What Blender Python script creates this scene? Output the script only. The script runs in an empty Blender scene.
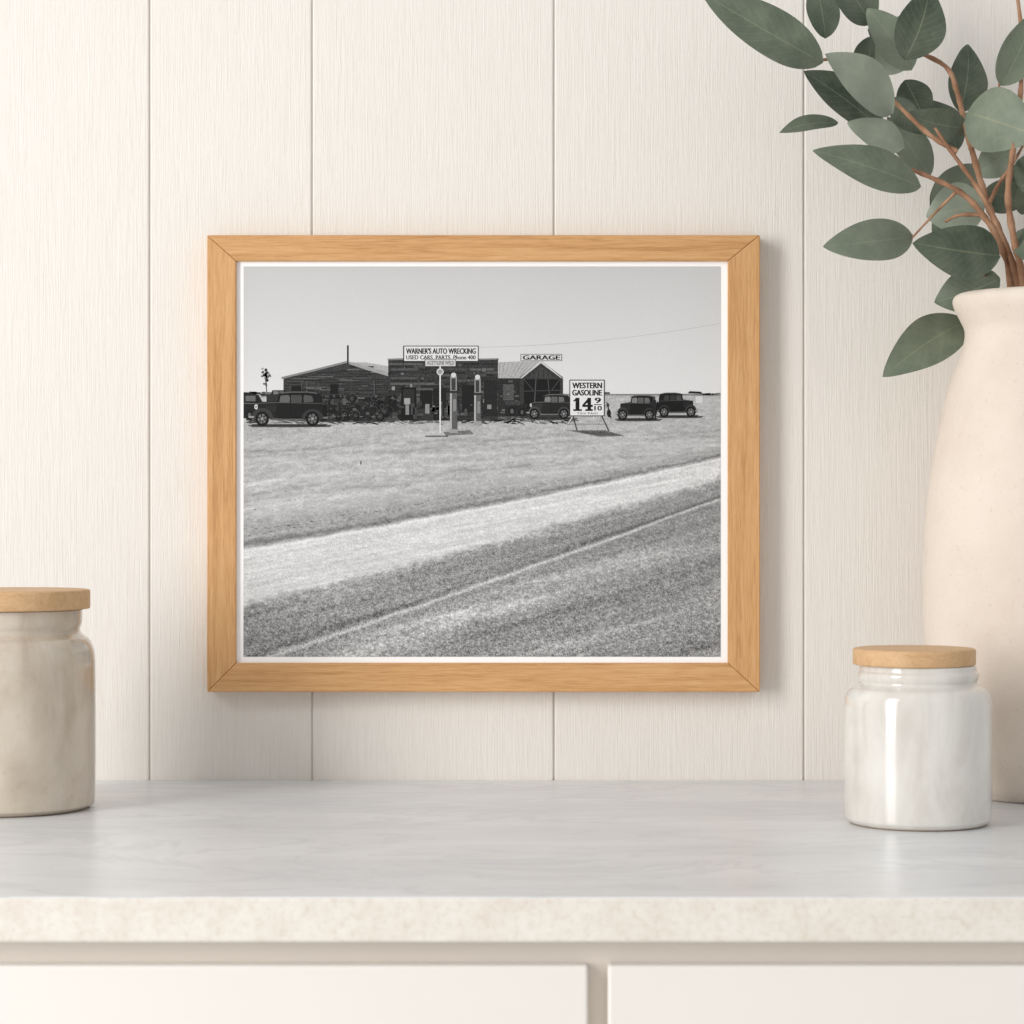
import bpy, math, random, bmesh
import numpy as np
from mathutils import Vector, Matrix
random.seed(7); rng=np.random.default_rng(7)
S=bpy.context.scene
try:
    S.view_settings.view_transform='Standard'
    S.view_settings.look='None'
except Exception as e: print(e)
F=2467.0; D=1.974; H=268*D/F; CT=0.9; ZC=CT+H
def P(px,py,y=0.0):
    d=D+y
    return Vector(((px-512)*d/F, y, ZC-(py-512)*d/F))
def lin(c):
    return tuple(((v/255)/12.92 if v/255<=0.04045 else ((v/255+0.055)/1.055)**2.4) for v in c)
# ---------- helpers ----------
def link(o,parent=None):
    S.collection.objects.link(o)
    if parent: o.parent=parent
    return o
def empty(name,loc=(0,0,0)):
    e=bpy.data.objects.new(name,None); e.location=loc; e.empty_display_size=0.05
    S.collection.objects.link(e); return e
def mesh(name,v,f,mats=(),parent=None,smooth=False,loc=None,matidx=None):
    me=bpy.data.meshes.new(name); me.from_pydata([tuple(a) for a in v],[],f)
    for m in mats: me.materials.append(m)
    if matidx is not None: me.polygons.foreach_set('material_index',matidx)
    me.polygons.foreach_set('use_smooth',[smooth]*len(me.polygons)); me.update()
    o=bpy.data.objects.new(name,me)
    if loc is not None: o.location=loc
    return link(o,parent)
def boxvf(x0,x1,y0,y1,z0,z1,v,f):
    b=len(v)
    v+= [(x0,y0,z0),(x1,y0,z0),(x1,y1,z0),(x0,y1,z0),(x0,y0,z1),(x1,y0,z1),(x1,y1,z1),(x0,y1,z1)]
    f+= [tuple(b+i for i in q) for q in [(0,3,2,1),(4,5,6,7),(0,1,5,4),(1,2,6,5),(2,3,7,6),(3,0,4,7)]]
def box(name,x0,x1,y0,y1,z0,z1,mat,bev=0,parent=None,seg=3):
    v=[];f=[];boxvf(x0,x1,y0,y1,z0,z1,v,f)
    o=mesh(name,v,f,[mat],parent)
    if bev:
        m=o.modifiers.new('b','BEVEL');m.width=bev;m.segments=seg;m.limit_method='ANGLE'
    return o
def lathe(name,prof,mat,loc,parent=None,n=96):
    v=[];f=[];
    k=len(prof)
    for i,(r,z) in enumerate(prof):
        for j in range(n):
            a=2*math.pi*j/n; v.append((r*math.cos(a),r*math.sin(a),z))
    for i in range(k-1):
        for j in range(n):
            j2=(j+1)%n; f.append((i*n+j,i*n+j2,(i+1)*n+j2,(i+1)*n+j))
    f.append(tuple(reversed(range(n)))); f.append(tuple((k-1)*n+j for j in range(n)))
    return mesh(name,v,f,[mat],parent,True,loc)
def smoothprof(pts,m=6):
    out=[]
    n=len(pts)
    for i in range(n-1):
        p0=pts[max(i-1,0)];p1=pts[i];p2=pts[i+1];p3=pts[min(i+2,n-1)]
        for s in range(m):
            t=s/m
            out.append(tuple(0.5*((2*p1[a])+(-p0[a]+p2[a])*t+(2*p0[a]-5*p1[a]+4*p2[a]-p3[a])*t*t+(-p0[a]+3*p1[a]-3*p2[a]+p3[a])*t**3) for a in (0,1)))
    out.append(pts[-1]); return out
# ---------- materials ----------
class M:
    def __init__(s,name,rough=0.6,spec=0.4):
        s.m=bpy.data.materials.new(name); s.m.use_nodes=True
        s.t=s.m.node_tree; s.n=s.t.nodes; s.b=s.n['Principled BSDF']
        s.b.inputs['Roughness'].default_value=rough
        s.b.inputs['Specular IOR Level'].default_value=spec
        s.tc=s.n.new('ShaderNodeTexCoord')
    def l(s,a,b): s.t.links.new(a,b)
    def mp(s,scale,rot=(0,0,0)):
        m=s.n.new('ShaderNodeMapping'); m.inputs['Scale'].default_value=scale; m.inputs['Rotation'].default_value=rot
        s.l(s.tc.outputs['Object'],m.inputs['Vector']); return m.outputs[0]
    def noise(s,scale,vec=None,detail=4,rough=.55,dist=0):
        n=s.n.new('ShaderNodeTexNoise'); n.inputs['Scale'].default_value=scale; n.inputs['Detail'].default_value=detail
        n.inputs['Roughness'].default_value=rough; n.inputs['Distortion'].default_value=dist
        s.l(vec if vec else s.tc.outputs['Object'],n.inputs['Vector']); return n.outputs['Fac']
    def ramp(s,fac,stops):
        r=s.n.new('ShaderNodeValToRGB'); e=r.color_ramp.elements
        while len(e)<len(stops): e.new(.5)
        for i,(p,c) in enumerate(stops):
            e[i].position=p; e[i].color=(*lin(c),1)
        s.l(fac,r.inputs[0]); return r.outputs[0]
    def vramp(s,fac,a,b):
        r=s.n.new('ShaderNodeMapRange'); r.inputs[1].default_value=a; r.inputs[2].default_value=b
        s.l(fac,r.inputs[0]); return r.outputs[0]
    def mix(s,fac,a,b,mode='MIX'):
        m=s.n.new('ShaderNodeMix'); m.data_type='RGBA'; m.blend_type=mode
        if isinstance(fac,(int,float)): m.inputs[0].default_value=fac
        else: s.l(fac,m.inputs[0])
        for i,c in ((6,a),(7,b)):
            if isinstance(c,tuple): m.inputs[i].default_value=(*lin(c),1)
            else: s.l(c,m.inputs[i])
        return m.outputs[2]
    def math(s,op,a,b=None):
        m=s.n.new('ShaderNodeMath'); m.operation=op
        for i,c in enumerate((a,b)):
            if c is None: continue
            if isinstance(c,(int,float)): m.inputs[i].default_value=c
            else: s.l(c,m.inputs[i])
        return m.outputs[0]
    def bump(s,h,strength=.3,dist=.001):
        b=s.n.new('ShaderNodeBump'); b.inputs['Strength'].default_value=strength; b.inputs['Distance'].default_value=dist
        s.l(h,b.inputs['Height']); s.l(b.outputs[0],s.b.inputs['Normal'])
    def col(s,c):
        if isinstance(c,tuple): s.b.inputs['Base Color'].default_value=(*lin(c),1)
        else: s.l(c,s.b.inputs['Base Color'])

# painted boards
w=M('painted_boards',.5,.3)
g1=w.noise(75,w.mp((5,5,.30)),7,.68,1.6)
g2=w.noise(230,w.mp((4,4,.06)),4,.6,.3)
gg=w.math('ADD',w.math('MULTIPLY',g1,.6),w.math('MULTIPLY',g2,.5))
w.col(w.ramp(gg,[(.34,(226,220,212)),(.55,(233,228,221)),(.76,(236,232,226))]))
w.bump(gg,.55,.0014)
WALL=w.m
# marble
w=M('marble_top',.3,.4)
v1=w.noise(4,w.mp((.8,2.2,1),(0,0,.35)),10,.62,1.9)
vein=w.math('ABSOLUTE',w.math('SUBTRACT',v1,.5))
vm=w.vramp(vein,0,.03)
v2=w.noise(9,w.mp((.6,2.6,1),(0,0,-.25)),8,.65,1.2)
vm2=w.vramp(w.math('ABSOLUTE',w.math('SUBTRACT',v2,.47)),0,.02)
base=w.ramp(w.noise(4,w.mp((1,2.5,1)),8,.6),[(.35,(216,218,221)),(.65,(232,233,234))])
c1=w.mix(vm,(200,203,208),base)
c2=w.mix(vm2,(216,212,208),c1)
w.col(w.mix(.55,base,c2)); MARBLE=w.m
w=M('stone_edge',.5,.3)
n=w.noise(230,None,4,.7); n2=w.noise(45,None,4,.6)
e=w.ramp(n,[(.34,(214,203,190)),(.48,(229,223,213)),(.7,(236,232,226))])
w.col(w.mix(.45,e,w.ramp(n2,[(.35,(220,212,201)),(.6,(234,230,223))])));EDGE=w.m
w=M('cabinet_paint',.45,.35); w.col(w.ramp(w.noise(3),[(.3,(233,229,224)),(.7,(237,233,228))])); CAB=w.m
w=M('carcass_paint',.6,.2); w.col(w.ramp(w.noise(3),[(.3,(222,213,202)),(.7,(228,220,210))])); CARC=w.m
w=M('floor_tile',.5); w.col(w.ramp(w.noise(8,w.mp((1,12,1))),[(.3,(202,196,190)),(.7,(224,219,214))])); FLOOR=w.m
def wood(name,scale,c=((184,134,86),(208,162,112),(222,181,133)),rot=(0,0,0),a_=(.34,.5,.66)):
    w=M(name,.5,.3)
    a=w.noise(30,w.mp(scale,rot),6,.65,.8); b=w.noise(240,w.mp(scale,rot),4,.7)
    s=w.math('ADD',w.math('MULTIPLY',a,.5),w.math('MULTIPLY',b,.5))
    w.col(w.ramp(s,[(p,q) for p,q in zip(a_,c)])); w.bump(b,.2,.0005); return w.m
OC=((176,126,78),(206,158,106),(220,177,128))
OAKH=wood('oak_horizontal',(.22,6,6),OC); OAKV=wood('oak_vertical',(6,6,.22),OC)
LIDW=wood('beech_lid',(.5,7,5),((190,150,108),(208,170,127),(219,184,143)))
def glaze(name,a,b,c,rough=.16,sp=.5):
    w=M(name,rough,sp)
    n1=w.noise(14,None,6,.6,.8); n2=w.noise(220,None,2,.5); n3=w.noise(34,w.mp((1,1,.3)),5,.6,1)
    k=w.ramp(w.math('ADD',w.math('MULTIPLY',n1,.5),w.math('MULTIPLY',n3,.5)),[(.36,a),(.5,b),(.64,c)])
    s=w.vramp(n2,.62,.72)
    w.col(w.mix(w.math('MULTIPLY',s,.25),k,a)); w.bump(n1,.05,.002)
    w.b.inputs['Coat Weight'].default_value=.7; w.b.inputs['Coat Roughness'].default_value=.07
    return w.m
GL=glaze('glaze_beige',(178,162,144),(198,185,167),(212,201,186))
GR=glaze('glaze_white',(208,202,194),(222,218,211),(230,227,221))
w=M('raw_clay',.8,.2); w.col((196,176,152)); CLAY=w.m
w=M('vase_ceramic',.75,.25)
n1=w.noise(9,None,6,.6); n2=w.noise(330,None,3,.6)
k=w.ramp(n1,[(.35,(219,205,191)),(.6,(229,217,204))])
w.col(w.mix(w.math('MULTIPLY',w.vramp(n2,.62,.7),.35),k,(196,176,156))); w.bump(w.math('ADD',n1,w.math('MULTIPLY',n2,.4)),.5,.0014); VASE=w.m
w=M('stem_bark',.7,.3); w.col(w.ramp(w.noise(60,None,4),[(.3,(120,86,64)),(.55,(166,126,98)),(.75,(186,152,124))])); w.bump(w.noise(120),.5,.001); BARK=w.m

# ---------- room ----------
floor=box('floor',-2.2,2.2,-3.2,0.03,-.05,0,FLOOR)
seams=[-1.8,-1.62,-1.42,-1.22,-1.04,-.88,-.68,-.485,(149.5-512)/1250,(312-512)/1250,(554-512)/1250,(804-512)/1250,.43,.625,.82,1.02,1.22,1.42,1.62,1.8]
v=[];f=[];g=.00045;c=.0013;z0=0;z1=2.5;dp=.0022
boxvf(-1.8,1.8,dp,.03,z0,z1,v,f)
for a,b in zip(seams[:-1],seams[1:]):
    k=len(v); a+=g;b-=g
    pr=[(a,dp),(a,c*.9),(a+c*.35,c*.3),(a+c,0),(b-c,0),(b-c*.35,c*.3),(b,c*.9),(b,dp)]
    for z in (z0,z1):
        v+=[(x,y,z) for x,y in pr]
    for i in range(7): f.append((k+i,k+i+1,k+8+i+1,k+8+i))
    f.append(tuple(k+i for i in (7,6,5,4,3,2,1,0))); f.append(tuple(k+8+i for i in range(8)))
wall=mesh('wall_back',v,f,[WALL])

# ---------- cabinet + counter ----------
cab=empty('kitchen_cabinet',(0,-.28,0))
def ch(o,p):
    o.parent=p; o.matrix_parent_inverse=Matrix.Translation(-Vector(p.location)); return o
TB=.8744
ch(box('carcass',-1.6,1.6,-.580,-.001,.1,TB-.0002,CARC,.001),cab)
ch(box('toe_kick',-1.6,1.6,-.51,-.001,0,.1,CARC),cab)
edges=[(-1.13,-.5465),(-.5353,.0427),(.0539,.6315),(.6427,1.2)]
for a,b in edges:
    ch(box('drawer_front',a,b,-.591,-.580,.68,.8601,CAB,.0018),cab)
    ch(box('lower_door',a,b,-.591,-.580,.11,.669,CAB,.0018),cab)
ctop=mesh('marble_countertop',*(lambda v,f:(boxvf(-1.62,1.62,-.6,-.0003,TB,CT,v,f),(v,f))[1])([],[]),[MARBLE,EDGE],matidx=[0,0,1,1,0,1])
m=ctop.modifiers.new('b','BEVEL');m.width=.0022;m.segments=4;m.material=-1

# ---------- picture frame ----------
fr=empty('framed_photograph',P(483,463,-.001))
YB=-.0005; YF=-.021; YP=-.0172
def fp(px,py): return P(px,py,YF)
o_=[(207,235),(760,235),(760,692),(207,692)]
i_=[(236,261),(728,261),(728,663),(236,663)]
for nm,a,b,mt in (('frame_top',0,1,OAKH),('frame_right',1,2,OAKV),('frame_bottom',2,3,OAKH),('frame_left',3,0,OAKV)):
    v=[]; A=fp(*o_[a]);B=fp(*o_[b]);C=fp(*i_[b]);E=fp(*i_[a])
    tdir=(B-A).normalized()*.00006
    A=A+tdir;E=E+tdir;B=B-tdir;C=C-tdir
    for q in (A,B,C,E): v.append((q.x,YF,q.z))
    for q in (A,B,C,E): v.append((q.x,YB,q.z))
    f=[(0,1,2,3),(7,6,5,4),(0,4,5,1),(1,5,6,2),(2,6,7,3),(3,7,4,0)]
    o=mesh(nm,v,f,[mt]); md=o.modifiers.new('b','BEVEL');md.width=.0009;md.segments=3
    bm=bmesh.new();bm.from_mesh(o.data);bmesh.ops.recalc_face_normals(bm,faces=bm.faces);bm.to_mesh(o.data);bm.free()
    ch(o,fr)
w=M('photo_paper',.55,.25); w.col((254,254,254)); PAPER=w.m
A=P(236,261,YF);B=P(728,663,YF)
ch(box('mat_paper',A.x-.001,B.x+.001,YP+.0003,YP+.004,B.z-.001,A.z+.001,PAPER),fr)

# ---------- the print ----------
w=M('photo_print',.5,.25)
at=w.n.new('ShaderNodeAttribute'); at.attribute_name='tone'
sx=w.n.new('ShaderNodeSeparateColor'); w.l(at.outputs['Color'],sx.inputs[0])
nz=w.noise(1250,None,1,.5); nz=w.math('MULTIPLY',w.math('SUBTRACT',nz,.5),5.0)
val=w.math('ADD',sx.outputs[0],w.math('MULTIPLY',nz,sx.outputs[1]))
val=w.math('MAXIMUM',w.math('MINIMUM',val,1.0),.02)
val=w.math('MULTIPLY',w.math('POWER',val,2.2),.97)
cc=w.n.new('ShaderNodeCombineColor')
for i in range(3): w.l(val,cc.inputs[i])
w.col(cc.outputs[0]); PRINT=w.m
def vnoise(u,v,seed):
    iu=np.floor(u).astype(np.int64);iv=np.floor(v).astype(np.int64);fu=u-iu;fv=v-iv
    fu=fu*fu*(3-2*fu);fv=fv*fv*(3-2*fv)
    def h(a,b):
        x=(a*374761393+b*668265263+seed*1442695041)&0x7fffffff
        x=((x^(x>>13))*1274126177)&0x7fffffff; x=x^(x>>16); return (x%100003)/100003.0
    return (h(iu,iv)*(1-fu)+h(iu+1,iv)*fu)*(1-fv)+(h(iu,iv+1)*(1-fu)+h(iu+1,iv+1)*fu)*fv
def fbm(u,v,seed,o=4):
    s=0;a=.5;t=0
    for k in range(o):
        s=s+a*vnoise(u*2**k,v*2**k,seed+k);t+=a;a*=.6
    return s/t
X0,X1,Y0,Y1=243,721,266,657
SUB=1.5
gx=np.linspace(X0,X1,int((X1-X0)*SUB)+1);gy=np.linspace(Y0,Y1,int((Y1-Y0)*SUB)+1)
PX,PY=np.meshgrid(gx,gy)
sky=198+20*np.clip((PY-266)/120,0,1)+3*(fbm(PX/60,PY/60,3)-.5)
dy=np.maximum(PY-386,4)
u=(PX-520)/dy*12; vv=2600/dy
n1=fbm(u*.8,vv*.6,11,5); n2=fbm(u*6,vv*5,21,4); n3=fbm(PX/70,(PY+PX*.1)/9,31,4)
n4=fbm(PX/6,(PY+PX*.08)/2.2,35,3)
dirt=177+30*(n1-.5)+34*(n2-.5)+28*(n3-.5)+36*(n4-.5)+8*np.clip((PY-430)/60,-1,1)
for (ya,yb,w_,dk) in ((452,431,1.6,-20),(459,436,1.3,-18),(468,440,1.4,14),(486,444,1.8,16),(496,450,1.8,-22),(505,455,1.3,-16),(510,458,1.6,14)):
    yy=ya+(yb-ya)*((PX-243)/478)**.8
    dirt=dirt+dk*np.exp(-((PY-yy+6*(fbm(PX/40,PY*0,ya,3)-.5))/w_)**2)*(.1+1.2*fbm(PX/16,PY/8,ya+5,2))
tx=(PX-243)/478
def edge(a,b,bow=0): return a+(b-a)*tx+bow*4*tx*(1-tx)
e0=edge(522,452,3); e1=edge(549,457,4); e2=edge(606,480,4); e3=edge(666,499,2)
ss=lambda a,b,x: np.clip((x-a)/(b-a),0,1)**2*(3-2*np.clip((x-a)/(b-a),0,1))
wob=8*(fbm(PX/14,PY/14,41)-.5)
wob2=12*(fbm(PX/5,PY/3,43,3)-.5)
wd=1-.6*tx
shoulder=160+40*(fbm(PX/40,(PY+PX*.17)/2.5,51)-.5)+50*(fbm(PX/4,PY/2,52)-.5)
strip_=212+44*(fbm((PX)/60,(PY+PX*.2)/3,61)-.5)+36*(fbm(PX/5,PY/2,62)-.5)
along=PY+PX*.27
fine=fbm(PX/2.6,PY/1.7,72,3)-.5
grad=np.clip((PY-500)/130,0,1)
asph=144+44*(fbm(PX/160,along/4,71)-.5)+84*fine*(.5+.6*grad)
pt=fbm(PX/60,along/12,81,5)
def blob(cx,cy,rx,ry): 
    yy=PY-cy+ (PX-cx)*.2
    return np.exp(-(((PX-cx)/rx)**2+(yy/ry)**2))
bl=.9*blob(480,612,80,11)+.8*blob(385,650,70,12)+.4*blob(625,560,60,7)+.4*blob(560,640,60,9)+.4*blob(330,594,60,5)+.6*blob(540,582,60,6)
asph=asph+62*np.clip(bl*(pt-.02+.4*fine)*1.5,0,1)
for (ya,yb,w_,dk) in ((640,520,2.5,-14),(655,545,4,13),(690,560,4,-16),(715,600,5,13),(625,497,2.2,-14),(760,640,4,-14),(735,575,3,-12)):
    yy=ya+(yb-ya)*tx+10*4*tx*(1-tx)
    asph=asph+dk*np.exp(-((PY-yy)/w_)**2)*(.4+1.2*fbm(PX/25,PY/12,ya,3))
G=dirt.copy(); 
k=ss(-8,6,PY+wob-e0); G=G*(1-k)+shoulder*k
ln=np.exp(-((PY+wob2*.4-(e1-5*wd))/(3.0*wd))**2); G=G-34*ln*(PX>0)
k=ss(-2,3,PY+wob*.5-e1); G=G*(1-k)+strip_*k
k=ss(-6,6,PY+wob*1.0+wob2*.8-e2); G=G*(1-k)+asph*k
ln=np.exp(-((PY+wob*.3-e3)/(2.8*wd))**2); G=G+ (212-G)*ln*.75
ln=np.exp(-((PY-e3+7*wd)/(3*wd))**2); G=G-22*ln
ln=np.exp(-((PY+wob*.2-(e1+2))/(2.0*wd))**2); G=G+(238-G)*ln*.6
k=ss(-1.2,1.2,PY-394.5); G=sky*(1-k)+G*k
amp=np.where(PY<394,1.5,np.where(PY<e0,12,np.where(PY<e2,17,28)))*1.0
amp=np.where(PY>e2, 23+14*np.clip((PY-480)/170,0,1)-12*np.clip(bl,0,1),amp)
ny,nx=PX.shape
Vx=(PX-512)*(D+YF)/F; Vz=ZC-(PY-512)*(D+YF)/F
pv=np.stack([Vx,np.full_like(Vx,YP),Vz],-1).reshape(-1,3).tolist()
pc=[(a/255,b/255) for a,b in zip(G.ravel(),amp.ravel())]
idx=np.arange(ny*nx).reshape(ny,nx)
pf=np.stack([idx[:-1,:-1],idx[1:,:-1],idx[1:,1:],idx[:-1,1:]],-1).reshape(-1,4).tolist()
def poly(pts,gray,amp=4,lay=1):
    b=len(pv)
    for x,y in pts:
        x=min(max(x,243),721)
        pv.append([(x-512)*(D+YF)/F,YP-.00003*lay,ZC-(y-512)*(D+YF)/F]); pc.append((gray/255,amp/255))
    pf.append(list(range(b,b+len(pts))))
def rect(x0,y0,x1,y1,g,a=4,l=1): poly([(x0,y0),(x0,y1),(x1,y1),(x1,y0)],g,a,l)
def disc(x,y,rx,ry,g,l,n=14,a=3): poly([(x+rx*math.cos(-2*math.pi*i/n),y+ry*math.sin(-2*math.pi*i/n)) for i in range(n)],g,a,l)
def line(x0,y0,x1,y1,w,g,l=5,a=2):
    dx,dy=x1-x0,y1-y0;L=math.hypot(dx,dy);nx_,ny_=-dy/L*w/2,dx/L*w/2
    poly([(x0+nx_,y0+ny_),(x1+nx_,y1+ny_),(x1-nx_,y1-ny_),(x0-nx_,y0-ny_)],g,a,l)
def text(s,x0,y0,x1,y1,g,l,bold=.0,fat=0):
    cu=bpy.data.curves.new('t','FONT');cu.body=s;cu.offset=bold;cu.resolution_u=3
    ob=bpy.data.objects.new('t',cu);S.collection.objects.link(ob)
    bpy.context.view_layer.update()
    me=bpy.data.meshes.new_from_object(ob.evaluated_get(bpy.context.evaluated_depsgraph_get()))
    xs_=[q.co.x for q in me.vertices];ys=[q.co.y for q in me.vertices]
    ax,bx,ay,by=min(xs_),max(xs_),min(ys),max(ys)
    for kk,off in enumerate(([0] if not fat else [-fat,0,fat])):
        b=len(pv)
        for q in me.vertices:
            x=x0+(q.co.x-ax)/(bx-ax)*(x1-x0)+off;y=y1-(q.co.y-ay)/(by-ay)*(y1-y0)
            pv.append([(x-512)*(D+YF)/F,YP-.00003*(l+kk*.15),ZC-(y-512)*(D+YF)/F]);pc.append((g/255,2/255))
        for p in me.polygons: pf.append([b+i for i in p.vertices])
    bpy.data.objects.remove(ob);bpy.data.meshes.remove(me);bpy.data.curves.remove(cu)
R=random.random
poly([(243,392),(243,395),(721,395.5),(721,393.4),(600,393.7)],130,10,1)
rect(600,391.8,610,394,90,8,1)
for i in range(14):
    x=699+R()*18; rect(x,392.5+R()*2,x+2+R()*3,395,100+R()*80,8,1.2)
for i in range(60): x=243+R()*42; y=391+R()*26; rect(x,y,x+2+R()*5,y+1+R()*2.4,34+R()*90,10,3)
# ground tone under the building in the printed picture
poly([(243,416),(300,421),(400,420),(500,421),(575,416),(575,412),(243,410)],74,24,2)
for i in range(200):
    x=245+R()*325; line(x,417+R()*7,x+4+R()*14,417.5+R()*7,.5+R()*.8,80+R()*90,2.5,14)
# left shed : weathered boards
poly([(283,378),(283,419),(390,419),(390,374),(346,361.5)],58,14,3)
for i in range(15):
    y=376+i*2.9+R(); line(284,y,389,y-.6+R()-.5,.6,32,4)
for i in range(200):
    x=285+R()*90;yr=362+abs(x-346)*(.24 if x<346 else .28)+3;y=yr+R()*(415-yr);ll=min(x+5+R()*22,389); line(x,y,ll,y+R()*.8-.4,.7+R()*.9,38+R()*R()*75,4+R()*.2,8)
for i in range(16): x=285+R()*103; line(x,380+R()*10,x+R()-.5,395+R()*20,.6,34+R()*60,4.4)
poly([(281,378.8),(312,371.4),(346,362.8),(346,360.8),(311,369.6),(281,376.8)],132,8,5)
poly([(346,360.8),(346,362.8),(366,369.6),(389,376.2),(391,373),(368,366.2)],154,8,5)
poly([(350,362),(389,375),(389,366),(366,362.2)],170,16,2.8)
line(347.5,345,347.5,364,1.6,34,6)
rect(291,386,301,398,22,4,6);rect(330,384,338,394,22,4,6)
# tree
for i in range(34):
    a=R()*6.28;r=R()*4.5; disc(265.5+math.cos(a)*r,375+math.sin(a)*r*2.6,1.0+R()*.6,1.1,70+R()*80,4,6)
line(265,378,266.5,394,.8,60,4);line(265,380,262,372,.5,70,4);line(265.5,383,269,374,.5,70,4)
# false-front centre : rough weathered boards
rect(388,359,498,420,54,12,5)
for j in range(22):
    y=359.4+j*2.8+R()*.6
    x=388+R()*3
    while x<496:
        w_=4+R()*20; x2=min(x+w_,498); g_=36+R()*R()*80; o1=R()*.8-.4
        poly([(x,y+.2),(x+R()*.4,y+2.2),(x2-.2,y+2.2+o1),(x2-.2,y+.2+o1)],g_,16,5.6); x=x2+R()*1.2
for i in range(40):
    x=389+R()*106;y=361+R()*50;rect(x,y,x+1+R()*2.5,y+1+R()*3,30+R()*110,12,5.9)
poly([(387.5,358.4),(387.5,360),(420,359.2),(455,360.4),(498.5,359.4),(498.5,358),(450,358.8),(420,357.5)],122,12,6)
rect(401,387,416,420,20,3,7);rect(403,389,414,404,44,6,7.4);rect(404,398,410,404,155,8,7.8)
rect(420,390,432,408,26,3,7);rect(433,388,446,420,30,5,7);rect(462,385,474,412,28,5,7);rect(484,380,497,416,36,8,7)
for i in range(30):
    x=400+R()*92;rect(x,400+R()*16,x+1+R()*3.5,403+R()*16,30+R()*110,12,7.9)
# signs
rect(403,345.4,478.5,361.3,50,2,8);rect(404,346.2,477.7,360.6,220,4,8.4)
text("WARNER'S AUTO WRECKING",406,347.8,475.5,353.6,34,9,.01,.22)
text("USED CARS  PARTS  Phone 400",406,355,475.5,359.2,60,9,.01,.12)
rect(424.5,358.6,456,366.4,70,2,9.6);rect(425.2,359.2,455.4,365.8,196,4,9.9);text("ACETYLENE WELD",427,360.6,453.8,364.4,50,10.2,.01)
line(403.5,345.5,403.5,361,1,30,9.4)
line(440,366,440,433,1.3,225,10.2)
disc(440,371.5,3.6,3.4,205,10.4,16);disc(440,371.5,2.5,2.3,150,10.6,14)
poly([(424,371),(424,372.2),(440,368),(456,372.2),(456,371),(440,366.6)],60,2,10)
line(425,436,448,436,1,60,9)
# garage
poly([(498,362),(541,360.5),(520,378),(498,378)],172,16,6)
for i in range(9): line(500+i*4.6,361.8,499+i*2.8,378,.5,120+R()*35,6.4)
poly([(520,377),(541,360.5),(563,377),(563,418),(520,418)],54,10,7)
poly([(520,378),(522,378),(541,362.9),(561,377.6),(563.5,378.5),(541,360)],196,8,7.5)
poly([(527,378),(541,366.5),(556,378)],64,12,7.6)
for i in range(6): line(529+i*4.8,378,529+i*4.8,372-2*math.sin(i*.6),.6,36,7.8)
rect(524,379,560,414,22,4,7.8); line(536,379,534,412,.9,86,8);line(548,379,551,412,.9,76,8)
line(524,391,560,390,.8,66,8);line(524,379,534,391,.6,76,8);line(560,379,551,391,.6,76,8)
rect(498,378,520,416,42,12,6.8); rect(503,384,514,400,80,16,7)
for i in range(20): x=499+R()*18;y=380+R()*34;rect(x,y,x+2+R()*3,y+1+R()*2,32+R()*80,8,7.2)
rect(520.6,353.8,562,360.6,40,2,8);rect(521.2,354.3,561.5,360.2,210,3,8.4);text("GARAGE",523,355.0,560,359.5,26,9,.01,.3)
# pumps
for (x,t,b,wd_) in ((453.5,375,433,3.6),(477.5,377,425,3.4)):
    rect(x-wd_,t+17,x+wd_,b-3,88,14,11);rect(x-wd_,t+17,x-wd_+1.8,b-3,170,10,11.3);rect(x-wd_+3,t+24,x+wd_-1,t+36,130,14,11.3)
    rect(x-wd_-.8,b-4,x+wd_+.8,b,150,10,11.5)
    rect(x-wd_+.4,t+1,x+wd_-.4,t+17,150,10,11);rect(x-wd_+1.4,t+3,x+wd_-1.6,t+15,60,10,11.4)
    rect(x-wd_-.4,t+15.5,x+wd_+.4,t+18,50,4,11.6)
    disc(x,t-.2,2.6,2.4,205,11.5,14)
    line(x+wd_,t+22,x+wd_+3,t+38,.8,25,11.2)
poly([(443,432),(470,430),(474,434),(446,435.5)],110,16,3.2)
# wrecks / clutter in front of shed
for i in range(170):
    x=322+R()*80;y=396+R()*23; disc(x,y,1+R()*2.6,.8+R()*2,16+R()*R()*80,6+R()*1.2,8,10)
for k_ in range(5):
    x=332+R()*56;y=404+R()*10;r=3+R()*2.5;sq=.5+R()*.5
    disc(x,y,r*sq,r,16,6.85+k_*.02);disc(x,y,r*sq*.6,r*.62,62+R()*30,7.05+k_*.02);disc(x,y,r*sq*.45,r*.46,26,7.25+k_*.02)
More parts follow.
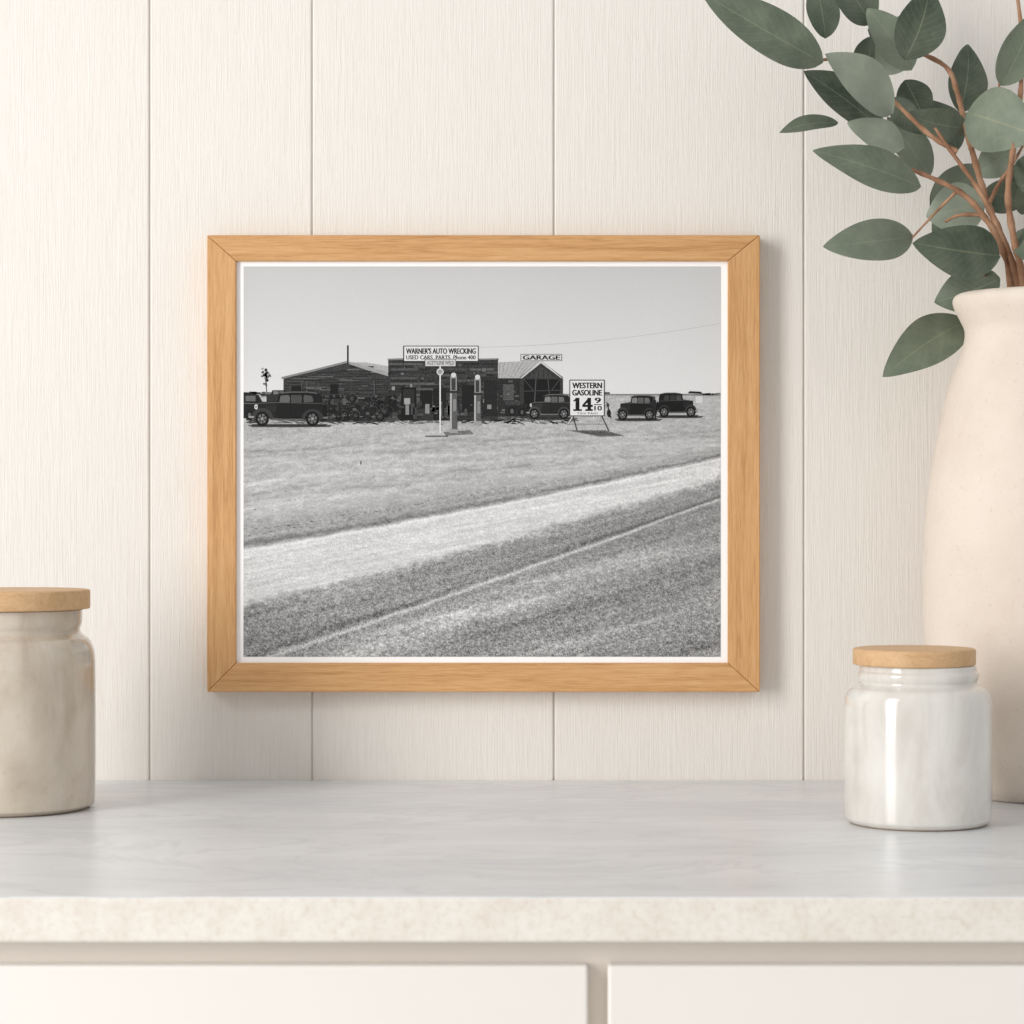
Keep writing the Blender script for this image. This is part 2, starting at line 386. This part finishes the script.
# cars
def sm(pts,m=5):
    n=len(pts);out=[]
    for i in range(n):
        p0,p1,p2,p3=pts[i-1],pts[i],pts[(i+1)%n],pts[(i+2)%n]
        for s_ in range(m):
            t=s_/m
            out.append(tuple(0.5*((2*p1[a])+(-p0[a]+p2[a])*t+(2*p0[a]-5*p1[a]+4*p2[a]-p3[a])*t*t+(-p0[a]+3*p1[a]-3*p2[a]+p3[a])*t**3) for a in (0,1)))
    return out
def strip(top,thick):
    return top+[(u,v-thick) for u,v in reversed(top)]
def arc(cx,cy,rx,ry,a0,a1,n=10): return [(cx+rx*math.cos(a0+(a1-a0)*i/n),cy+ry*math.sin(a0+(a1-a0)*i/n)) for i in range(n+1)]
def car(x0,x1,yt,yb,fl=False,L=12,g=24,win=95,spare=True,hub=104):
    W=x1-x0;Hh=yb-yt
    def q(pts,gray,l,a=3):
        pp=[((x1-u*W) if fl else (x0+u*W), yb-v*Hh) for u,v in pts]
        poly(pp[::-1] if not fl else pp,gray,a,l)
    poly([(x0-2,yb-1.2),(x0+W*.5,yb-2),(x1+6,yb-1.2),(x1+3,yb+.8),(x0+W*.5,yb+1.2),(x0+2,yb+.9)],84,18,L-.6)
    poly([(x0+2,yb-2),(x1+1,yb-2),(x1-1,yb+.4),(x0+4,yb+.4)],48,14,L-.5)
    pi=math.pi
    q([(.10,.22),(.10,.30),(.95,.30),(.95,.22)],14,L)
    q([(.10,.28),(.105,.60),(.13,.67),(.20,.69),(.38,.73),(.38,.28)],g+8,L+.05,6)
    for i in range(5): q([(.21+i*.03,.42),(.22+i*.03,.60),(.228+i*.03,.60),(.218+i*.03,.42)],g+30,L+.15)
    q(sm([(.36,.28),(.36,.70),(.385,.90),(.43,.975),(.55,1.0),(.75,1.0),(.87,.975),(.93,.90),(.95,.70),(.965,.45),(.94,.28),(.65,.26)]),g,L+.1,6)
    q([(.34,.905),(.35,.93),(.43,.975),(.43,.93)],g+26,L+.2)
    q(sm([(.395,.70),(.405,.87),(.44,.89),(.515,.89),(.52,.70),(.45,.695)],3),win,L+.3,8)
    q(sm([(.545,.70),(.545,.89),(.61,.895),(.675,.89),(.675,.70),(.61,.695)],3),win*.75,L+.3,8)
    q(sm([(.71,.70),(.71,.89),(.76,.89),(.81,.87),(.83,.72),(.76,.695)],3),win*.85,L+.3,8)
    q([(.11,.655),(.13,.68),(.38,.70),(.95,.665),(.95,.65),(.38,.675),(.13,.655)],g+56,L+.35)
    q(strip([(.42,.975),(.55,1.005),(.75,1.005),(.88,.97)],.03),g+70,L+.35)
    for u in (.53,.69): q([(u,.28),(u,.88),(u+.007,.88),(u+.007,.28)],10,L+.36)
    fa=arc(.165,.20,.145,.33,pi*1.0,pi*.06); fb=arc(.175,.16,.095,.24,pi*.04,pi*.98)
    q(fa+[(.40,.22),(.40,.17)]+fb,g+34,L+.6,8)
    ra=arc(.82,.20,.145,.30,pi*.94,0); rb=arc(.81,.16,.095,.23,pi*.02,pi*.96)
    q(ra+rb,g+28,L+.6,8)
    q([(.30,.17),(.30,.215),(.70,.215),(.70,.17)],g+70,L+.65)
    for uu in (.165,.82):
        cx=(x1-uu*W) if fl else x0+uu*W; r=Hh*.215
        disc(cx,yb-r,r*.9,r,10,L+.8,20);disc(cx,yb-r,r*.60,r*.68,hub,L+.9,16)
        for i in range(6):
            a=i*pi/3+.3; line(cx-.6*r*math.cos(a),yb-r-.68*r*math.sin(a),cx+.6*r*math.cos(a),yb-r+.68*r*math.sin(a),r*.13,28,L+.95)
        disc(cx,yb-r,r*.2,r*.22,hub*1.4,L+1.1,8)
    hx=(x1-.085*W) if fl else x0+.085*W
    disc(hx,yb-.56*Hh,W*.022,Hh*.07,215,L+1,12);disc(hx,yb-.56*Hh,W*.012,Hh*.035,120,L+1.1,8)
    q([(.085,.30),(.09,.62),(.105,.64),(.11,.30)],150,L+.5)
    q([(-.01,.24),(-.01,.29),(.06,.29),(.06,.24)],150,L+1);q([(.96,.22),(.96,.27),(1.02,.27),(1.02,.22)],110,L+1)
    if spare: 
        cx=(x1-.985*W) if fl else x0+.985*W; disc(cx,yb-.45*Hh,W*.028,Hh*.2,16,L+.9,14)
# truck and car tails behind the sedan at left
poly([(243,392),(243,418),(262,418),(262,402),(258,395),(250,392.5)],30,8,9);rect(245,395.5,255,401,100,6,9.3);line(243,403,262,404,.8,100,9.4);disc(249,415,3,4.5,14,9.5);disc(249,415,1.6,2.5,100,9.6)
rect(266,394,284,404,48,10,8.2);poly([(270,394),(272,390),(284,390),(286,394)],40,8,8.3);rect(273,391,278,394,120,6,8.5);rect(279,391,283,394,95,6,8.5)
car(316,350,396,421,L=5.9,g=30,win=70,spare=False,hub=70)
car(348,386,398,421,fl=True,L=5.6,g=34,win=64,spare=False,hub=64)
car(249,326,391.5,426)
car(527,572,394,419,L=9,g=36,win=125)
car(616,657,395,420,L=9,win=120)
car(657,698,392.5,417,fl=True,L=8,g=20,win=70)
rect(696,396,703,403,205,4,7.8);poly([(688,393),(703,393.5),(701,391.5),(690,391)],30,3,9.8)
line(607,402,611,418,1,40,9);disc(609,413,2,4,30,9.1);disc(608,405,1.4,2,60,9.1)
rect(505,404,527,416,34,18,8);disc(512,411,3.4,5,24,8.6);disc(512,411,1.8,2.6,90,8.8);disc(522,412,3,4.4,24,8.6);disc(522,412,1.5,2.2,84,8.8)
rect(505,401,520,405,60,14,8.2)
poly([(652,400),(652.6,411),(652.6,419),(654,419),(654.4,411),(655,419),(656.4,419),(656.6,404),(656,399.6),(654.3,399)],36,6,11);disc(654.3,397.6,1.2,1.7,70,11)
# gasoline price sign
rect(569.5,379.5,604.8,416,56,2,13);rect(570.4,380.4,603.9,415.2,224,4,13.3)
text("WESTERN",572.5,382.3,602,388.2,26,13.7,.01,.3)
text("GASOLINE",572.5,389.6,602,395.4,26,13.7,.01,.3)
rect(575.6,397.6,579.6,410.6,20,2,13.7);rect(573.4,409,582,410.8,20,2,13.8);poly([(573.2,400.6),(573.8,401.4),(577,400.4),(579.4,397.6),(576.6,397.6)],20,2,13.9)
rect(587.6,397.6,591.2,410.6,20,2,13.7);rect(585.4,409,593,410.8,20,2,13.8);rect(582.4,404.6,593,406.8,20,2,13.9)
poly([(582.2,405),(583,406.6),(590.6,399.6),(588.6,397.6)],20,2,14)
text("9",595,397.4,601,403.0,20,13.7,.01,.3);line(593.9,404.4,602,404.4,.8,30,13.7);text("10",594.6,405.6,602,410.4,26,13.7,.01,.2)
text("TAX PAID",577,412.2,598,414.2,70,13.7,.01)
line(573,416,564,430,1,210,12);line(573,416,577,430,1,60,12);line(600,416,597,430,1,190,12);line(602,416,609,431,1,60,12)
line(566,424,607,424,.8,150,12)
poly([(566,430),(606,430),(626,436),(600,436.6)],112,20,3);poly([(574,431),(604,431),(620,435),(600,435.6)],84,18,3.2)
def wire(a,b,sag,g):
    pr=None
    for i in range(13):
        t=i/12;x=a[0]+(b[0]-a[0])*t;y=a[1]+(b[1]-a[1])*t+sag*4*t*(1-t)
        if pr: line(*pr,x,y,.35,g,2)
        pr=(x,y)
wire((478,347),(721,323),5,172)
for i in range(420):
    y=426+R()**1.2*95;x=243+R()*475
    if y<527-(x-243)*.157-3:
        s=.25+R()*.5*(y-405)/70; disc(x,y,s*1.5,s*.6,105+R()*60 if R()<.6 else 216,2,5,10)
for i in range(240):
    x=245+R()*474; y=533-(x-243)*.165+(R()-.4)*7; s=(.3+R()*.7)*(1-(x-243)/800); disc(x,y,s*2.2,s*.6,100+R()*60,2,6,14)
rect(360,461,361.2,464.5,70,3,3)
me=bpy.data.meshes.new('photo_print');me.from_pydata(pv,[],pf);me.materials.append(PRINT)
ca=me.color_attributes.new('tone','FLOAT_COLOR','POINT')
arr=np.ones((len(pv),4),dtype=np.float32);arr[:,:2]=np.array(pc,dtype=np.float32);ca.data.foreach_set('color',arr.ravel());me.update()
po=bpy.data.objects.new('photo_print',me);link(po);ch(po,fr)

# ---------- jars ----------
def jar(name,cx,cy,prof,lidr,lz0,lz1,gm,lidx=0):
    e=empty(name,(cx,cy,CT))
    foot=[(prof[0][0]*.96,0.0002),(prof[0][0],.0010),(prof[0][0],.0022)]
    lathe('foot',foot,CLAY,(0,0,0),e)
    lathe('body',smoothprof(prof),gm,(0,0,0),e)
    b=.0014
    lp=[(lidr-b,lz0)]+[(lidr-b+b*math.sin(a),lz0+b-b*math.cos(a)) for a in (.5,1,1.57)]+[(lidr-b+b*math.cos(a),lz1-b+b*math.sin(a)) for a in (0,.5,1,1.57)]+[(lidr*.5,lz1+.0001)]
    lathe('lid',lp,LIDW,(lidx,0,0),e)
    return e
lc=(8-512)/F*1.793
pl=[(.0596,.0010),(.0626,.0034),(.0636,.008),(.0640,.05),(.0639,.094),(.0635,.1090),(.0622,.1165),(.0594,.1220),(.0556,.1252),(.0532,.1275),(.0528,.130),(.0537,.1325),(.0543,.135),(.0545,.139),(.0545,.1438)]
jar('storage_jar',lc,-.187,pl,.0600,.1443,.1583,GL)
pr_=[(.0472,.0010),(.0492,.0030),(.0502,.0070),(.0505,.03),(.0505,.074),(.0502,.0840),(.0490,.0895),(.0465,.0930),(.0430,.0948),(.0406,.0962),(.0400,.0978),(.0407,.0994),(.0412,.1012),(.0412,.1035),(.0404,.1048),(.0398,.1060),(.0398,.1090)]
jar('storage_jar',(917.5-512)/F*1.704,-.273,pr_,.0420,.1092,.1206,GR,lidx=-.0028)

# ---------- vase ----------
vd=1.868;vs=F/vd;vx=(1051-512)/vs;vy=vd-D
hh=lambda y:.2144-(y-512)/vs
prof=[(84/vs,.0003),(88/vs,.003)]+[(r/vs,hh(y)) for y,r in ((780,96),(750,108),(700,119),(640,125.5),(570,126),(500,122),(430,111),(380,99),(350,88),(332,85),(319,90),(309,95),(301,97),(296,95),(293.5,90),(296,85),(303,81),(330,76),(380,88),(450,108),(560,119),(680,112),(770,88))]
vz=lathe('ceramic_vase',smoothprof(prof,6),VASE,(vx,vy,CT),None,128)

# ---------- eucalyptus ----------
eu=empty('eucalyptus_branches',(vx,vy,CT+.2))
sv=[];sf=[]
def tube(pts,r0,r1,n=8):
    P_=[Vector(p) for p in pts];o=[];m=6;N=len(P_)
    for i in range(N-1):
        a=P_[max(i-1,0)];b=P_[i];c_=P_[i+1];d=P_[min(i+2,N-1)]
        for k in range(m):
            t=k/m;o.append(.5*((2*b)+(c_-a)*t+(2*a-5*b+4*c_-d)*t*t+(-a+3*b-3*c_+d)*t**3))
    o.append(P_[-1]);K=len(o);base=len(sv)
    for i,p in enumerate(o):
        t=(o[min(i+1,K-1)]-o[max(i-1,0)]).normalized()
        ux=t.cross(Vector((0,1,.01))).normalized();uy=t.cross(ux)
        r=(r0+(r1-r0)*i/(K-1))*(1+.14*math.sin(i*1.9))
        for j in range(n):
            a=2*math.pi*j/n;sv.append(p+ux*math.cos(a)*r+uy*math.sin(a)*r)
    for i in range(K-1):
        for j in range(n):
            j2=(j+1)%n;sf.append((base+i*n+j,base+i*n+j2,base+(i+1)*n+j2,base+(i+1)*n+j))
    sf.append(tuple(base+j for j in range(n)));sf.append(tuple(base+(K-1)*n+j for j in reversed(range(n))))
def st(pts,r0=.0026,r1=.0012): tube([P(*p) for p in pts],r0,r1)
inb=Vector((vx-.03,vy,CT+.17))
def stv(pts,r0=.003,r1=.0012): tube([inb+Vector((R()*.04,R()*.03-.01,0))]+[P(*p) for p in pts],r0,r1)
stv([(1012,305,-.10),(1000,245,-.135),(982,214,-.14),(960,192,-.14),(925,175,-.135),(905,168,-.13),(880,160,-.13)],.0032,.0012)
stv([(1018,305,-.09),(1002,240,-.12),(988,205,-.12),(976,165,-.115),(964,120,-.10),(957,92,-.10),(945,66,-.10),(905,45,-.10),(880,20,-.09),(860,-20,-.09)],.0033,.0012)
stv([(1026,305,-.12),(1014,240,-.14),(1008,195,-.15),(1013,150,-.15),(1020,100,-.14),(1022,40,-.13),(1015,-20,-.13)],.0032,.0014)
stv([(1035,305,-.08),(1045,240,-.08),(1055,150,-.07),(1070,60,-.06),(1080,-30,-.06)],.003,.0012)
stv([(1022,305,-.115),(998,228,-.14),(976,186,-.14),(950,150,-.135),(935,128,-.13)],.0028,.0012)
st([(957,152,-.135),(930,135,-.13),(905,112,-.125),(885,92,-.12),(868,70,-.12),(840,60,-.12),(820,60,-.12)],.0021,.001)
st([(985,215,-.14),(960,215,-.13),(945,222,-.13)],.0018,.0009)
st([(1001,245,-.135),(985,265,-.12),(975,268,-.13)],.0018,.0008)
st([(970,150,-.11),(985,130,-.12),(995,110,-.12),(1000,80,-.12)],.0018,.0009)
st([(958,190,-.14),(935,213,-.125),(912,238,-.12)],.0013,.0007)
st([(1000,240,-.13),(978,290,-.045),(966,322,-.04)],.0014,.0007)
st([(988,205,-.12),(1000,182,-.13),(1012,165,-.14),(1026,140,-.15)],.0018,.0009)
mesh_st=mesh('stems',sv,sf,[BARK],None,True);ch(mesh_st,eu)
lv=[];lf=[];lcol=[]
def leaf(b,t,wpx,y0,y1,tone,roll=0.0,cup=.16,bend=.11):
    B=P(b[0],b[1],y0);T=P(t[0],t[1],y1);ax=T-B;L=ax.length;ax.normalize()
    W=wpx*1.18*(D+y0)/F
    side=ax.cross(Vector((0,1,0))).normalized(); nrm=side.cross(ax).normalized()
    if nrm.y>0: nrm=-nrm
    rm=Matrix.Rotation(roll,3,ax); side=rm@side;nrm=rm@nrm
    W=W/max(.35,abs(math.cos(roll)))
    nu,nv=24,10;base=len(lv);ph=R()*6;cv=(R()-.5)*.2
    for i in range(nu+1):
        t_=i/nu
        wd_=max(.0004,(math.sin(math.pi*t_**.84)**.76)*W/2*(1-.06*t_)) if 0<t_<1 else .0004
        for j in range(nv+1):
            s_=j/nv*2-1
            p=B+ax*(L*t_)+side*(s_*wd_+cv*L*4*t_*(1-t_)*.5)+nrm*(bend*L*(4*t_*(1-t_)-.35)*.5 + cup*W*(s_*s_)*.5*math.sin(math.pi*min(t_+.05,1)) + .024*W*math.sin(t_*9+ph)*s_)
            lv.append(p);lcol.append((t_,s_*.5+.5,tone,1))
    for i in range(nu):
        for j in range(nv):
            a=base+i*(nv+1)+j;lf.append((a,a+1,a+nv+2,a+nv+1))
Ls=[
 ((824,62),(703,-8),46,-.13,-.16,.52,.25),
 ((826,38),(815,-18),30,-.11,-.10,.30,.3),
 ((893,114),(826,54),40,-.13,-.16,.90,.2),
 ((884,130),(804,70),38,-.10,-.12,.18,.5),
 ((838,122),(779,132),16,-.10,-.10,.25,.7),
 ((922,186),(814,150),36,-.14,-.17,.55,.2),
 ((914,236),(824,246),38,-.12,-.15,.72,.2),
 ((1001,256),(914,243),46,-.145,-.18,.30,-.2),
 ((968,320),(884,376),42,-.06,-.10,.62,.2),
 ((1000,278),(934,302),40,-.07,-.06,.50,.3),
 ((885,75),(905,14),38,-.10,-.10,.95,.3),
 ((912,70),(868,8),38,-.12,-.12,.7,.3),
 ((905,60),(930,-14),44,-.14,-.15,.14,.2),
 ((960,112),(968,44),36,-.08,-.07,.16,.3),
 ((1002,86),(1034,12),36,-.14,-.16,.6,.3),
 ((966,112),(1038,136),56,-.12,-.16,.68,.2),
 ((968,128),(906,114),28,-.10,-.12,.38,-.2),
 ((985,205),(926,216),46,-.09,-.08,.85,.2),
 ((930,205),(985,166),34,-.07,-.06,.75,.2),
 ((905,146),(848,122),30,-.12,-.13,.90,.3),
 ((930,176),(888,116),32,-.09,-.08,.7,.4),
 ((892,98),(922,134),22,-.1,-.1,.2,.3),
 ((1020,190),(1066,150),40,-.13,-.16,.4,.2),
 ((1014,150),(976,176),30,-.10,-.09,.7,.2),
 ((1018,230),(1052,270),34,-.13,-.16,.45,.2),
 ((1045,240),(1090,210),40,-.08,-.08,.5,.2),
 ((1055,150),(1100,110),44,-.07,-.08,.4,.2),
 ((1065,90),(1040,40),40,-.07,-.1,.4,.2),
 ((1072,50),(1120,10),44,-.07,-.1,.5,.2),
 ((872,24),(832,-34),40,-.09,-.1,.25,.3),
 ((880,96),(838,88),30,-.09,-.09,.1,.3),
 ((958,150),(925,98),32,-.06,-.05,.45,.3),
 ((905,48),(868,28),28,-.07,-.06,.2,.3),
 ((1022,215),(1046,168),32,-.10,-.12,.5,.3),
 ((865,80),(872,36),30,-.08,-.07,.35,.3),
 ((935,215),(972,248),30,-.06,-.05,.55,.3),
 ((985,190),(1022,206),30,-.07,-.06,.45,.3),
 ((905,80),(925,122),30,-.06,-.05,.12,.3),
 ((1010,165),(1030,215),30,-.07,-.06,.3,.3),
]
for b,t,w_,y0,y1,tn,rl in Ls: leaf(b,t,w_,y0,y1,tn,rl)
w=M('eucalyptus_leaf',.5,.35)
at=w.n.new('ShaderNodeAttribute');at.attribute_name='leafcoord'
sp=w.n.new('ShaderNodeSeparateColor');w.l(at.outputs['Color'],sp.inputs[0])
base=w.ramp(sp.outputs[2],[(.0,(44,56,47)),(.35,(80,93,78)),(.65,(113,124,107)),(1,(160,168,153))])
d=w.math('ABSOLUTE',w.math('SUBTRACT',sp.outputs[1],.5))
rib=w.math('SUBTRACT',1.0,w.vramp(d,.006,.022))
sv_=w.math('SINE',w.math('MULTIPLY',w.math('SUBTRACT',sp.outputs[0],w.math('MULTIPLY',d,.5)),70))
sv2=w.math('MULTIPLY',w.vramp(sv_,.85,1.0),.12)
c=w.mix(w.math('MULTIPLY',rib,.4),base,(164,164,134))
c=w.mix(sv2,c,(172,176,150))
nn=w.noise(40,None,5,.6)
c=w.mix(.28,c,w.mix(w.vramp(nn,.35,.65),(66,78,60),(148,154,132)))
w.col(c);w.bump(w.math('ADD',nn,w.math('MULTIPLY',sv2,-2)),.2,.001)
me=bpy.data.meshes.new('leaves');me.from_pydata([tuple(a) for a in lv],[],lf);me.materials.append(w.m)
ca=me.color_attributes.new('leafcoord','FLOAT_COLOR','POINT');ca.data.foreach_set('color',np.array(lcol,dtype=np.float32).ravel())
me.polygons.foreach_set('use_smooth',[True]*len(me.polygons));me.update()
lo=bpy.data.objects.new('leaves',me);link(lo);ch(lo,eu)

# ---------- light ----------
W=bpy.data.worlds.new('World');S.world=W;W.use_nodes=True
bg=W.node_tree.nodes['Background'];bg.inputs[0].default_value=(.99,.99,.99,1);bg.inputs[1].default_value=.665
def area(name,loc,tgt,sx,sy,pw,col):
    l=bpy.data.lights.new(name,'AREA');l.shape='RECTANGLE';l.size=sx;l.size_y=sy;l.energy=pw;l.color=col
    o=bpy.data.objects.new(name,l);o.location=loc;o.rotation_euler=(Vector(tgt)-Vector(loc)).to_track_quat('-Z','Y').to_euler();S.collection.objects.link(o)
area('window_light',(-2.3,-2.3,1.75),(0.2,-.1,1.2),.9,2.2,74,(1,.985,.965))
# ---------- camera ----------
cd=bpy.data.cameras.new('camera');cd.sensor_width=36;cd.lens=F/1024*36;cd.clip_start=.02
cd.dof.use_dof=True;cd.dof.focus_distance=1.945;cd.dof.aperture_fstop=16
co=bpy.data.objects.new('camera',cd);co.location=(0,-D,ZC);co.rotation_euler=(math.radians(90),0,0);S.collection.objects.link(co);S.camera=co
